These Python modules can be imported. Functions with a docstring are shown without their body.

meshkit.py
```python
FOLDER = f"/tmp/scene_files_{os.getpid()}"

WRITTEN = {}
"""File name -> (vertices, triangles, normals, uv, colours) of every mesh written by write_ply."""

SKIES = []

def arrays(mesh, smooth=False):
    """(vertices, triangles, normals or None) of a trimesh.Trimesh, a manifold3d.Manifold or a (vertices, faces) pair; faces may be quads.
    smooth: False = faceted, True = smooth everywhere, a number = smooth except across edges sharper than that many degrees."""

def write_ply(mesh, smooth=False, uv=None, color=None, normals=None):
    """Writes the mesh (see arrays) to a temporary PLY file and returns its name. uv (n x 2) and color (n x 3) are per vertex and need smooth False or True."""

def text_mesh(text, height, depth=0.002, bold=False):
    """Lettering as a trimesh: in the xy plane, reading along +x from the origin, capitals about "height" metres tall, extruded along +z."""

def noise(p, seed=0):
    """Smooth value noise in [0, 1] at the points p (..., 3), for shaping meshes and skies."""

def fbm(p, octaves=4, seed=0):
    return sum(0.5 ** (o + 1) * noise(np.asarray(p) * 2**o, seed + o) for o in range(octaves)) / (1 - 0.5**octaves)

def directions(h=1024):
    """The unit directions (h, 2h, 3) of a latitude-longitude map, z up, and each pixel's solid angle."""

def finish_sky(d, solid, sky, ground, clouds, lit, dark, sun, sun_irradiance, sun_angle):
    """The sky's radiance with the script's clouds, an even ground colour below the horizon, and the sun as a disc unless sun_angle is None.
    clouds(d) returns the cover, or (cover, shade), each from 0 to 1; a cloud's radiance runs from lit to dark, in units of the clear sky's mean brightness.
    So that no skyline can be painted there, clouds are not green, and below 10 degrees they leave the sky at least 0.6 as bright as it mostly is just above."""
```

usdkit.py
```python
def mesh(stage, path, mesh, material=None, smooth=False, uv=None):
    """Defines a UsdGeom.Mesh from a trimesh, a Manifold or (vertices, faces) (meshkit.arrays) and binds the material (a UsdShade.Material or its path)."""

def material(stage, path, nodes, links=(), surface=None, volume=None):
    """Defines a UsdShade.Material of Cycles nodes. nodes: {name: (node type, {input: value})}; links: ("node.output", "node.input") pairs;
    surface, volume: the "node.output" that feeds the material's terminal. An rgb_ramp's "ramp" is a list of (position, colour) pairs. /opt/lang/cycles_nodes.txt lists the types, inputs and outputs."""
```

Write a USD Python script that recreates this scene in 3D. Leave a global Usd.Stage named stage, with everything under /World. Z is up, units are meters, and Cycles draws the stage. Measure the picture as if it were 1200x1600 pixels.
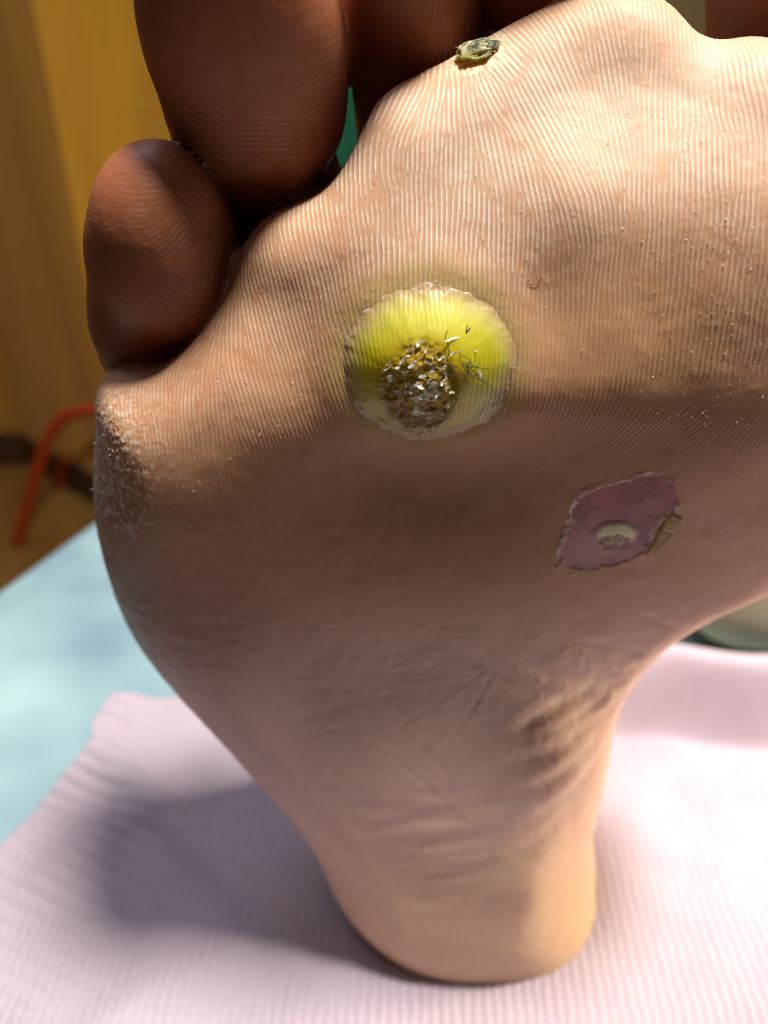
import math, random
import numpy as np, trimesh
from scipy import ndimage, fft as sfft
from scipy.interpolate import RBFInterpolator, splprep, splev
from scipy.spatial import cKDTree
from pxr import Usd, UsdGeom, UsdLux, UsdShade, Gf, Sdf, Vt
import usdkit, meshkit

random.seed(7); rng = np.random.default_rng(7)
stage = Usd.Stage.CreateInMemory()
UsdGeom.SetStageUpAxis(stage, UsdGeom.Tokens.z); UsdGeom.SetStageMetersPerUnit(stage, 1.0)
UsdGeom.Xform.Define(stage, '/World'); UsdGeom.Scope.Define(stage, '/World/Looks')

# ------------------------------------------------------------------ camera
# working frame (mm): u to the right, v up, w towards the viewer; world = (u, -w, v - BED) / 1000
PITCH = math.radians(31.0)
CP, SP = math.cos(PITCH), math.sin(PITCH)
EYE = np.array([-3.23, 33.1, 93.1])
RIGHT = np.array([1.0, 0, 0]); UP = np.array([0, CP, -SP]); FWD = np.array([0, -SP, -CP])
FPX = 1200.0
BED = -161.0

def W(p):
    p = np.asarray(p, float)
    return np.stack([p[..., 0], -p[..., 2], p[..., 1] - BED], -1) / 1000.0

def ray(px, py):
    return ((np.asarray(px, float) - 600) / FPX)[..., None] * RIGHT + ((800 - np.asarray(py, float)) / FPX)[..., None] * UP + FWD

def at_w(px, py, w):
    r = ray(px, py); return EYE + r * ((np.asarray(w, float) - EYE[2]) / r[..., 2])[..., None]

def at_v(px, py, v):
    r = ray(px, py); return EYE + r * ((np.asarray(v, float) - EYE[1]) / r[..., 1])[..., None]

def pix(p):
    q = np.asarray(p, float) - EYE
    d = q @ FWD
    d = np.where(d > 1, d, 1)
    return 600 + FPX * (q @ RIGHT) / d, 800 - FPX * (q @ UP) / d, d

cam = UsdGeom.Camera.Define(stage, '/World/camera')
M = Gf.Matrix4d(1)
ew = W(EYE)
axes = [np.array([a[0], -a[2], a[1]]) for a in (RIGHT, UP, -FWD)]
for i, a in enumerate(axes):
    M.SetRow(i, Gf.Vec4d(*map(float, a), 0))
M.SetRow(3, Gf.Vec4d(*map(float, ew), 1))
cam.AddTransformOp().Set(M)
cam.CreateFocalLengthAttr(24.0); cam.CreateHorizontalApertureAttr(24.0); cam.CreateVerticalApertureAttr(32.0)
cam.CreateClippingRangeAttr(Gf.Vec2f(0.01, 100.0))
cam.CreateFStopAttr(13.0); cam.CreateFocusDistanceAttr(0.096)
cam.CreateExposureAttr(-0.2)

# ------------------------------------------------------------------ light
def aim(prim, pos, target):
    pos, target = np.array(pos, float), np.array(target, float)
    z = pos - target; z /= np.linalg.norm(z)
    x = np.cross([0, 1, 0] if abs(z[2]) > .9 else [0, 0, 1], z); x /= np.linalg.norm(x)
    y = np.cross(z, x)
    m = Gf.Matrix4d(1)
    for i, a in enumerate((x, y, z)): m.SetRow(i, Gf.Vec4d(*map(float, a), 0))
    m.SetRow(3, Gf.Vec4d(*map(float, pos), 1))
    UsdGeom.Xformable(prim).AddTransformOp().Set(m)

KEY_DIR = np.array([0.20, 0.93, 0.055])          # towards the lamp, in u v w
kd = np.array([KEY_DIR[0], -KEY_DIR[2], KEY_DIR[1]]); kd /= np.linalg.norm(kd)
target = W([0, -40, 0])
key = UsdLux.DiskLight.Define(stage, '/World/bright_lamp')
key.CreateRadiusAttr(0.075); key.CreateIntensityAttr(315.0); key.CreateColorAttr(Gf.Vec3f(1.0, 0.96, 0.86))
aim(key, target + kd * 0.8, target)
fill = UsdLux.RectLight.Define(stage, '/World/overhead_fill_panel')  # added fill behind the foot, an unseen source that lifts the sheet shadow
fill.CreateWidthAttr(1.6); fill.CreateHeightAttr(1.2); fill.CreateIntensityAttr(3.0); fill.CreateColorAttr(Gf.Vec3f(0.86, 0.88, 1.0))
side = UsdLux.DiskLight.Define(stage, '/World/added_side_light')  # added, unseen: puts warm light on the right side of the heel
side.CreateRadiusAttr(0.06); side.CreateIntensityAttr(110.0); side.CreateColorAttr(Gf.Vec3f(1.0, 0.82, 0.50))
aim(side, W([470, -55, -85]), W([40, -110, -30]))
aim(fill, [-0.5, 0.75, 1.9], target)
front_panel = UsdLux.RectLight.Define(stage, '/World/front_fill_panel')  # added weak fill from above the viewer, no real fitting; lifts the sole
front_panel.CreateWidthAttr(1.2); front_panel.CreateHeightAttr(0.6); front_panel.CreateIntensityAttr(1.0); front_panel.CreateColorAttr(Gf.Vec3f(1.0, 0.93, 0.86))
aim(front_panel, [0.2, -0.8, 2.1], target)

# ------------------------------------------------------------------ helpers
def mat(name, nodes, links, surface='p.BSDF'):
    return usdkit.material(stage, '/World/Looks/' + name, nodes, links, surface=surface)

used = {}
def numbered(parent, name):
    k = parent + '/' + name
    used[k] = used.get(k, -1) + 1
    return k if used[k] == 0 else f'{k}_{used[k]:03d}'

def tag(p, label=None, cat=None, group=None, kind=None):
    p = p.GetPrim() if hasattr(p, 'GetPrim') else p
    for k, x in (('label', label), ('category', cat), ('group', group), ('kind', kind)):
        if x: p.SetCustomDataByKey(k, x)
    return p

def obj(name, mesh, m, parent='/World', smooth=True):
    """mesh in metres, world coordinates"""
    return usdkit.mesh(stage, numbered(parent, name), mesh, m, smooth=smooth)

def xform(name, parent='/World'):
    path = numbered(parent, name)
    UsdGeom.Xform.Define(stage, path)
    return path

def primvar(g, name, data):
    data = np.asarray(data, np.float32)
    api = UsdGeom.PrimvarsAPI(g)
    if data.ndim == 2:
        api.CreatePrimvar(name, Sdf.ValueTypeNames.Color3fArray, 'vertex').Set(Vt.Vec3fArray.FromNumpy(data))
    else:
        api.CreatePrimvar(name, Sdf.ValueTypeNames.FloatArray, 'vertex').Set(Vt.FloatArray.FromNumpy(data))

def sstep(a, b, x):
    t = np.clip((x - a) / (b - a), 0, 1); return t * t * (3 - 2 * t)

def gauss(x, s): return np.exp(-.5 * (x / s) ** 2)

def fbm(p, octaves=4, seed=0): return meshkit.fbm(p, octaves, seed)

def tube(points, radius, n=7):
    """round tube along the points with rounded tips"""
    pts = np.asarray(points, float); k = len(pts)
    rad = np.broadcast_to(radius, (k,)).astype(float)
    tan = np.gradient(pts, axis=0); tan /= np.linalg.norm(tan, axis=1, keepdims=True)
    a = np.cross(tan, [0.31, 0.22, 0.93]); a /= np.linalg.norm(a, axis=1, keepdims=True)
    b = np.cross(tan, a)
    th = np.linspace(0, 2 * np.pi, n, endpoint=False)
    v = pts[:, None] + rad[:, None, None] * (np.cos(th)[None, :, None] * a[:, None] + np.sin(th)[None, :, None] * b[:, None])
    v = np.vstack([v.reshape(-1, 3), pts[:1], pts[-1:]])
    f = []
    for i in range(k - 1):
        for j in range(n):
            j2 = (j + 1) % n
            f += [[i * n + j, i * n + j2, (i + 1) * n + j2], [i * n + j, (i + 1) * n + j2, (i + 1) * n + j]]
    for j in range(n):
        f += [[k * n, (j + 1) % n, j], [k * n + 1, (k - 1) * n + j, (k - 1) * n + (j + 1) % n]]
    return trimesh.Trimesh(v, np.array(f), process=False)

def spline(pts, n):
    pts = np.asarray(pts, float)
    t = np.r_[0, np.cumsum(np.linalg.norm(np.diff(pts, axis=0), axis=1))]
    tck, _ = splprep(pts.T, u=t / t[-1], s=0, k=min(3, len(pts) - 1))
    return np.array(splev(np.linspace(0, 1, n), tck)).T

def rounded_box(sx, sy, sz, r, n=3):
    import manifold3d as m3
    s = m3.Manifold.sphere(r, 8 * n)
    parts = [s.translate([a * (sx / 2 - r), b * (sy / 2 - r), c * (sz / 2 - r)]) for a in (-1, 1) for b in (-1, 1) for c in (-1, 1)]
    m = m3.Manifold.batch_hull(parts).to_mesh()
    return trimesh.Trimesh(m.vert_properties[:, :3], m.tri_verts, process=False)

# ------------------------------------------------------------------ shape of the foot
# front profile of the sole: (pixel x, pixel y, w)
PROFILE = [(640,560,0),(300,690,-1.3),(270,800,-.9),(420,640,-1.3),(400,480,-7),(520,380,-5.5),(640,300,-7),(760,200,-10),
           (900,110,-13),(1100,130,-11.5),(1190,120,-9.5),(900,300,-4.5),(1150,300,-3.2),(1000,420,-2.6),(850,480,-2.0),(1180,560,2.4),(1180,630,2.9),(1010,630,.5),(1020,560,0),(820,640,.2),
           (1400,400,3),(1400,650,0),
           (1190,700,2.2),(1000,690,-.9),(800,720,-4.0),(600,720,-3.6),(480,780,-3.2),(380,840,-2.4),(260,900,-4),(700,800,-6.3),(900,820,-6.8),(1100,820,-4.6),(1190,830,-3.6),
           (560,900,-6.5),(750,930,-9),(950,930,-10.5),(1130,900,-8.5),(420,980,-6),(330,980,-6),
           (620,1060,-8.6),(800,1080,-10.5),(930,1040,-14),(450,1150,-7),(600,1200,-6.5),(750,1220,-7.5),(880,1180,-10),(920,1120,-15),
           (560,1300,-6),(700,1320,-5.2),(830,1290,-7),(900,1290,-11),(640,1400,-6),(740,1410,-4.2),(840,1390,-4.2),(700,1480,-4),(800,1490,-3.8),(890,1400,-8)]
PR = np.array(PROFILE, float)
PRF = at_w(PR[:, 0], PR[:, 1], PR[:, 2])
extra = np.array([[5, -160, -7], [30, -160, -7], [95, -10, 1], [95, 20, -1], [60, 45, -9], [20, 48, -11], [-20, 30, -8], [-60, -20, -4], [-62, -60, -8], [65, -70, -19], [60, -110, -14], [-40, -110, -8]], float)
ctrl = np.vstack([PRF, extra])
base_rbf = RBFInterpolator(ctrl[:, :2], ctrl[:, 2], kernel='thin_plate_spline', smoothing=0.6)
# outline: (pixel x, pixel y, rounding radius)
OUT = [(159.0,589.0,9),(149.0,649.9,15),(145.0,720.0,17),(148.0,799.9,18),(156.6,870.4,19),(185.3,939.5,19),(212.5,1012.1,19),(255.8,1066.8,19),(309.3,1120.7,19),(359.9,1181.9,19),(417.9,1246.9,19),(465.8,1301.8,20),(495.2,1343.0,21),(512.0,1389.0,22),(536.6,1436.0,23),(577.5,1480.0,23),(627.8,1519.4,23),(690.4,1542.9,23),(759.8,1552.0,23),(822.8,1549.4,22),(876.2,1535.4,21),(912.5,1503.9,20),(929.4,1458.0,22),(934.0,1400.3,23),(936.0,1330.3,23),(950.9,1261.8,22),(964.8,1193.0,19),(975.9,1128.3,13),(995.0,1077.1,11),(1022.3,1041.7,10),(1069.5,1007.3,10),(1129.0,971.0,12),(1205.5,940.3,14),(1300.0,870.0,18),(1390.0,760.0,20),(1440.0,620.0,20),(1450.0,450.0,20),(1420.0,280.0,18),(1350.0,150.0,13),(1270.0,80.0,8),(1190.3,53.0,6),(1109.2,59.6,5.5),(1078.5,46.6,6),(1064.8,17.8,7),(1040.0,-2.0,8),(1000.0,-25.0,9),(950.0,-25.0,9),(910.0,-12.0,9),(866.5,0.3,9),(822.1,20.3,8.5),(783.0,40.3,8),(744.0,60.0,8),(702.5,92.3,8),(657.7,119.2,8),(595.4,147.6,8),(561.2,215.8,8),(527.1,278.3,7.5),(487.3,315.8,7),(443.4,331.4,6.5),(401.0,356.0,6),(373.2,391.1,6.5),(358.9,435.4,7.5),(331.9,493.2,8),(291.8,540.2,8),(237.9,579.3,8)]
OU = np.array(OUT, float)

def unsil(px, py, R, n2, wf):
    r = ray(px, py)
    al = np.arctan(-(n2 * r[:, :2]).sum(1) / r[:, 2])
    al = np.clip(al, -0.6, 1.25)
    t = at_w(px, py, wf - R * (1 - np.sin(al)))
    return t[:, :2] + n2 * (R * (1 - np.cos(al)))[:, None]

poly = at_w(OU[:, 0], OU[:, 1], np.full(len(OU), -8.0))[:, :2]
for _ in range(6):
    e = np.roll(poly, -1, 0) - np.roll(poly, 1, 0)
    n2 = np.stack([-e[:, 1], e[:, 0]], 1); n2 /= np.linalg.norm(n2, axis=1, keepdims=True)
    c = poly.mean(0)
    area = .5 * np.sum(poly[:, 0] * np.roll(poly[:, 1], -1) - poly[:, 1] * np.roll(poly[:, 0], -1))
    if area > 0: n2 = -n2
    wf = base_rbf(poly - n2 * OU[:, 2:3] * .8)
    poly = unsil(OU[:, 0], OU[:, 1], OU[:, 2], n2, wf)
tck, uu = splprep(np.vstack([poly, poly[:1]]).T, s=len(poly) * 0.06, per=True)
tt = np.linspace(0, 1, 1600, endpoint=False)
dense = np.array(splev(tt, tck)).T
dR = np.interp(tt, uu, np.r_[OU[:, 2], OU[0, 2]])

GS = 0.4
gu, gv = np.arange(-75, 110, GS), np.arange(-190, 75, GS)
GU, GV = np.meshgrid(gu, gv, indexing='ij')
P2 = np.stack([GU.ravel(), GV.ravel()], 1)
tree = cKDTree(dense)
dd, ii = tree.query(P2)
from shapely import Polygon, contains_xy
inside = contains_xy(Polygon(dense), P2[:, 0], P2[:, 1])
dist = np.where(inside, -dd, dd).reshape(GU.shape)
DIST = ndimage.gaussian_filter(dist, 1.2 / GS)
RAD = ndimage.gaussian_filter(dR[ii].reshape(GU.shape), 5 / GS)
cg = base_rbf(np.stack(np.meshgrid(gu[::6], gv[::6], indexing='ij'), -1).reshape(-1, 2)).reshape(len(gu[::6]), len(gv[::6]))
WF = ndimage.map_coordinates(cg, np.stack([(GU - gu[0]) / (6 * GS), (GV - gv[0]) / (6 * GS)]), order=3, mode='nearest')

def samp(G, p):
    return ndimage.map_coordinates(G, [(p[:, 0] - gu[0]) / GS, (p[:, 1] - gv[0]) / GS], order=1, mode='nearest')

def ell(p, c, r, rot=None):
    q = p - c
    if rot is not None: q = q @ rot
    k0 = np.linalg.norm(q / r, axis=1); k1 = np.linalg.norm(q / (np.array(r) ** 2), axis=1)
    return k0 * (k0 - 1) / np.maximum(k1, 1e-9)

def cone(p, a, b, ra, rb):
    a, b = np.asarray(a, float), np.asarray(b, float)
    ba = b - a; h = np.clip(((p - a) @ ba) / (ba @ ba), 0, 1)
    return np.linalg.norm(p - a - h[:, None] * ba, axis=1) - (ra + (rb - ra) * h)

def smin(a, b, k):
    h = np.clip(.5 + .5 * (b - a) / k, 0, 1)
    return b + (a - b) * h - k * h * (1 - h)

def rotz(deg):
    a = math.radians(deg); return np.array([[math.cos(a), -math.sin(a), 0], [math.sin(a), math.cos(a), 0], [0, 0, 1]])
def rotx(deg):
    a = math.radians(deg); return np.array([[1, 0, 0], [0, math.cos(a), -math.sin(a)], [0, math.sin(a), math.cos(a)]])

def pc(px, py, w): return at_w(np.array([px]), np.array([py]), np.array([w]))[0]

def body(p):
    d, R, wf = samp(DIST, p), samp(RAD, p), samp(WF, p)
    a, b = d + R, p[:, 2] - wf + R
    f = np.minimum(np.maximum(a, b), 0) + np.hypot(np.maximum(a, 0), np.maximum(b, 0)) - R
    wb = np.interp(p[:, 1], [-175, -120, -60, -10, 40], [-70, -70, -52, -40, -30])
    a, b = d + 14, wb - p[:, 2] + 14
    g = np.minimum(np.maximum(a, b), 0) + np.hypot(np.maximum(a, 0), np.maximum(b, 0)) - 14
    f = np.maximum(f, g)
    f = smin(f, cone(p, [18, -112, -60], [34, -98, -130], 33, 35), 14)
    return f

# toes: list of pieces per toe (centre, radii, rotation) blended together; the pads lean forward over their bases
TOES = [
    [('e', pc(252, 375, -17), (9.5, 13.2, 10.5), rotz(-10) @ rotx(22)), ('e', pc(262, 425, -19), (10.3, 10.5, 10.0), rotz(20)), ('e', pc(225, 505, -23), (7.6, 9.6, 10.5), rotz(12)), ('c', pc(222, 550, -27), pc(300, 560, -38), 6.5, 8), ('c', pc(222, 330, -26), pc(230, 380, -38), 7, 9)],
    [('e', pc(386, 78, -18), (12.5, 19.5, 10.5), rotz(4) @ rotx(34)), ('e', pc(398, 190, -23), (10.8, 9.0, 9.0), rotz(12)), ('c', pc(415, 300, -28), pc(455, 400, -36), 7.0, 8), ('c', pc(478, 262, -31), pc(505, 360, -38), 4.8, 7), ('c', pc(390, 40, -26), pc(440, 120, -38), 9, 10)],
    [('e', pc(645, -130, -22), (8.2, 15.5, 9), rotz(2) @ rotx(34)), ('c', pc(642, -10, -29), pc(660, 240, -39), 9.1, 9.9), ('c', pc(640, -80, -28), pc(660, 40, -42), 8, 9)],
    [('e', pc(890, -240, -26), (9.8, 15, 9), rotx(28)), ('c', pc(890, -80, -31), pc(890, 110, -38), 12.8, 11), ('c', pc(890, -160, -28), pc(890, -60, -42), 9, 9)],
    [('e', pc(1320, -290, -28), (17, 21, 12), rotz(-4) @ rotx(18)), ('c', pc(1300, -120, -33), pc(1260, 120, -38), 15.4, 14)],
]

def toes(p):
    out = None
    for t in TOES:
        f = None
        for s in t:
            g = ell(p, s[1], s[2], s[3]) if s[0] == 'e' else cone(p, s[1], s[2], s[3], s[4])
            f = g if f is None else smin(f, g, 4.0)
        out = f if out is None else smin(out, f, 0.5)
    return out

def sdf(p):
    return smin(body(p), toes(p), 1.0)

def chunked(fn, p, n=400000):
    return np.concatenate([fn(p[i:i + n]) for i in range(0, len(p), n)])

def surface_nets(fn, lo, hi, h):
    ax = [np.arange(l, u_ + h, h) for l, u_ in zip(lo, hi)]
    sh = tuple(len(a) for a in ax)
    # coarse pass to skip empty space
    g = np.stack(np.meshgrid(*ax, indexing='ij'), -1).reshape(-1, 3)
    val = chunked(fn, g).reshape(sh)
    s = val < 0
    cs = np.zeros([n - 1 for n in sh], int)
    for a, b, c in np.ndindex(2, 2, 2):
        cs += s[a:sh[0] - 1 + a, b:sh[1] - 1 + b, c:sh[2] - 1 + c]
    act = (cs > 0) & (cs < 8)
    idx = -np.ones(act.shape, int); idx[act] = np.arange(act.sum())
    cell = np.argwhere(act)
    acc, cnt = np.zeros((len(cell), 3)), np.zeros(len(cell))
    cor = np.array(list(np.ndindex(2, 2, 2)))
    for i in range(8):
        for k in range(3):
            if cor[i][k] == 0:
                j = cor[i].copy(); j[k] = 1
                va = val[tuple((cell + cor[i]).T)]; vb = val[tuple((cell + j).T)]
                on = (va < 0) != (vb < 0)
                t = np.where(on, va / np.where(on, va - vb, 1), 0)
                pt = cor[i] + t[:, None] * (j - cor[i])
                acc[on] += pt[on]; cnt[on] += 1
    v = (cell + acc / cnt[:, None]) * h + np.array([a[0] for a in ax])
    faces = []
    for k in range(3):
        a, b = [(1, 2), (2, 0), (0, 1)][k]
        sl0 = [slice(1, -1)] * 3; sl0[k] = slice(0, -1)
        sl1 = list(sl0); sl1[k] = slice(1, None)
        s0, s1 = s[tuple(sl0)], s[tuple(sl1)]
        e = np.argwhere(s0 != s1)
        flip = s0[tuple(e.T)]
        off = np.array([1, 1, 1]); off[k] = 0
        e = e + off
        def cellat(da, db):
            q = e.copy(); q[:, a] += da; q[:, b] += db
            return idx[tuple(q.T)]
        q = np.stack([cellat(-1, -1), cellat(0, -1), cellat(0, 0), cellat(-1, 0)], 1)
        q[~flip] = q[~flip][:, ::-1]
        faces.append(q)
    q = np.vstack(faces)
    return v, np.vstack([q[:, [0, 1, 2]], q[:, [0, 2, 3]]])

def project(v, steps=2, fn=None):
    fn = fn or sdf
    for _ in range(steps):
        f = chunked(fn, v); e = .25
        g = np.stack([chunked(fn, v + np.eye(3)[k] * e) - f for k in range(3)], 1) / e
        g2 = np.maximum((g * g).sum(1), .3)
        v = v - np.clip(f / g2, -.6, .6)[:, None] * g
    return v

def normals(v, f):
    n = np.zeros_like(v)
    fn = np.cross(v[f[:, 1]] - v[f[:, 0]], v[f[:, 2]] - v[f[:, 0]])
    for k in range(3):
        for c in range(3):
            n[:, c] += np.bincount(f[:, k], fn[:, c], len(v))
    return n / np.maximum(np.linalg.norm(n, axis=1, keepdims=True), 1e-12)

def refine(v, f, sel):
    """split the edges whose two ends are selected; stays watertight"""
    ed = np.stack([f, np.roll(f, -1, 1)], -1).reshape(-1, 2)
    on = sel[ed].all(1)
    key = np.sort(ed, 1); key = key[:, 0].astype(np.int64) * len(v) + key[:, 1]
    uq, inv = np.unique(key[on], return_inverse=True)
    mid = np.full(len(ed), -1); mid[on] = len(v) + inv
    mid = mid.reshape(-1, 3)
    nv = .5 * (v[uq // len(v)] + v[uq % len(v)])
    cnt = (mid >= 0).sum(1)
    out = [f[cnt == 0]]
    a, m = f[cnt == 3], mid[cnt == 3]
    out += [np.stack([a[:, 0], m[:, 0], m[:, 2]], 1), np.stack([a[:, 1], m[:, 1], m[:, 0]], 1), np.stack([a[:, 2], m[:, 2], m[:, 1]], 1), m]
    for k in range(3):
        r = lambda x: np.roll(x, -k, 1)
        s1 = (cnt == 1) & (mid[:, k] >= 0); a, m = r(f[s1]), r(mid[s1])
        out += [np.stack([a[:, 0], m[:, 0], a[:, 2]], 1), np.stack([m[:, 0], a[:, 1], a[:, 2]], 1)]
        s2 = (cnt == 2) & (mid[:, k] < 0); a, m = r(f[s2]), r(mid[s2])   # edge 0-1 whole
        out += [np.stack([a[:, 0], a[:, 1], m[:, 1]], 1), np.stack([a[:, 0], m[:, 1], m[:, 2]], 1), np.stack([m[:, 2], m[:, 1], a[:, 2]], 1)]
    return np.vstack([v, nv]), np.vstack(out)

V, F = surface_nets(sdf, (-62, -168, -135), (98, 75, 14), 1.5)
V = project(V, 2)
comp = trimesh.Trimesh(V, F, process=False)

def seen(v, f, grow):
    px, py, d = pix(v)
    n = normals(v, f)
    vd = EYE - v; vd /= np.linalg.norm(vd, axis=1, keepdims=True)
    return ((n * vd).sum(1) > -grow) & (px > -60) & (px < 1260) & (py > -60) & (py < 1660), py

for lev, lim in ((0, 2000), (1, 2000), (2, 1230)):
    s, py = seen(V, F, (.4, .25, .12)[lev])
    s &= (py < lim) & (V[:, 2] > -45)
    V, F = refine(V, F, s)
    V = project(V, 1)
s, py = seen(V, F, .12)
s &= (py < 700) & (V[:, 2] > -20) & (chunked(body, V) < chunked(toes, V) + .5)
V, F = refine(V, F, s)
print('skin', len(V), len(F))

# ------------------------------------------------------------------ friction ridges: oriented filtering of noise over the sole
RS = 0.15
ru, rv = np.arange(-62, 80, RS), np.arange(-150, 55, RS)
RU, RV = np.meshgrid(ru, rv, indexing='ij')
RID = [(220,620,4),(300,700,0),(400,480,12),(450,400,15),(400,600,10),(520,350,10),(560,250,-8),(600,180,-28),(650,150,-32),(680,120,-25),(620,300,4),(700,200,-6),(740,200,8),(740,120,0),
       (800,150,28),(800,100,50),(800,220,18),(860,180,25),(950,250,20),(1000,300,6),(1100,250,0),(1180,300,-2),(1000,500,0),(800,400,6),(900,450,2),(850,600,0),(1100,500,-3),(1080,650,-20),
       (1040,740,-25),(1000,700,-25),(900,760,-45),(850,800,-60),(1100,790,5),(1080,820,5),(1110,850,35),(1150,870,65),(1190,875,85),(1000,920,75),(1190,800,60),(1150,820,40),
       (700,760,15),(560,700,20),(500,650,12),(480,800,45),(400,900,65),(600,900,72),(800,920,80),(300,850,30),(250,950,60),(180,800,20),(700,1000,85),(900,1000,80),(500,1100,85),(700,1200,90),(700,1400,90),
       (200,300,80),(250,260,95),(300,330,125),(330,430,165),(310,370,140),(230,420,120),(180,400,75),(240,520,-60),(170,500,-70),
       (330,40,-70),(290,120,-65),(400,20,85),(470,40,105),(500,120,130),(450,100,110),(380,130,-80),(400,220,90)]
RD = np.array(RID, float)
rp = at_w(RD[:, 0], RD[:, 1], np.full(len(RD), -4.0))[:, :2]
cgu, cgv = ru[::8], rv[::8]
CG = np.stack(np.meshgrid(cgu, cgv, indexing='ij'), -1)
d2 = ((CG[:, :, None] - rp) ** 2).sum(-1)
wt = 1 / (d2 + 4) ** 2
th2 = 2 * np.radians(RD[:, 2])
jit = (fbm(np.concatenate([CG / 9, np.zeros(CG.shape[:2] + (1,))], -1), 2, 5) - .5) * .5
ang = .5 * np.arctan2((wt * np.sin(th2)).sum(-1), (wt * np.cos(th2)).sum(-1)) + jit
c2, s2 = (ndimage.map_coordinates(x, np.stack([(RU - ru[0]) / (8 * RS), (RV - rv[0]) / (8 * RS)]), order=1, mode='nearest') for x in (np.cos(2 * ang), np.sin(2 * ang)))
ANG = .5 * np.arctan2(s2, c2)                 # 0 = along v; positive leans like a backslash
NB = 12
LAM = 0.61
kx = sfft.fftfreq(len(ru), RS)[:, None]; ky = sfft.rfftfreq(len(rv), RS)[None]
bins = (ANG / np.pi * NB) % NB
b0 = np.floor(bins).astype(int) % NB; fr = bins - np.floor(bins)
filt = []
for b in range(NB):
    a = b * np.pi / NB
    # ridge line direction (-sin a, cos a)->(u: -sin a ...) ; wave vector is across it
    cx, cy = math.cos(a), math.sin(a)
    f0 = 1 / LAM
    def lob(sx, sy): return np.exp(-.5 * (((kx - sx) * cx + (ky - sy) * cy) / (.20 * f0)) ** 2 - .5 * ((-(kx - sx) * cy + (ky - sy) * cx) / (.13 * f0)) ** 2)
    filt.append(lob(cx * f0, cy * f0) + lob(-cx * f0, -cy * f0))
R_ = rng.standard_normal(RU.shape).astype(np.float32)
for it in range(6):
    sp = sfft.rfft2(R_, workers=4)
    new = np.zeros_like(R_)
    for b in range(NB):
        y = sfft.irfft2(sp * filt[b], s=R_.shape, workers=4)
        new += y * (np.where(b0 == b, 1 - fr, 0) + np.where((b0 + 1) % NB == b, fr, 0))
    new /= max(new.std(), 1e-9)
    R_ = np.tanh(new * 1.3).astype(np.float32)
RIDGE = R_

def ridge_at(p):
    return ndimage.map_coordinates(RIDGE, [(p[:, 0] - ru[0]) / RS, (p[:, 1] - rv[0]) / RS], order=3, mode='nearest')

# ------------------------------------------------------------------ front surface lookup
HS = 0.6
hu, hv = np.arange(-62, 96, HS), np.arange(-165, 60, HS)
HG = np.stack(np.meshgrid(hu, hv, indexing='ij'), -1).reshape(-1, 2)
hw = np.full(len(HG), 16.0)
for _ in range(26):
    hw = np.maximum(hw - .9 * chunked(sdf, np.c_[HG, hw]), -60)
HW = hw.reshape(len(hu), len(hv))

def front(u, v):
    u, v = np.atleast_1d(u), np.atleast_1d(v)
    return ndimage.map_coordinates(HW, [(np.asarray(u) - hu[0]) / HS, (np.asarray(v) - hv[0]) / HS], order=1, mode='nearest')

def onto(px, py):
    """the point of the sole seen at a pixel"""
    px, py = np.atleast_1d(np.asarray(px, float)), np.atleast_1d(np.asarray(py, float))
    w = np.full(len(px), -2.0)
    for _ in range(12):
        p = at_w(px, py, w); w = .5 * w + .5 * front(p[:, 0], p[:, 1])
    return at_w(px, py, w)

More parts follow.
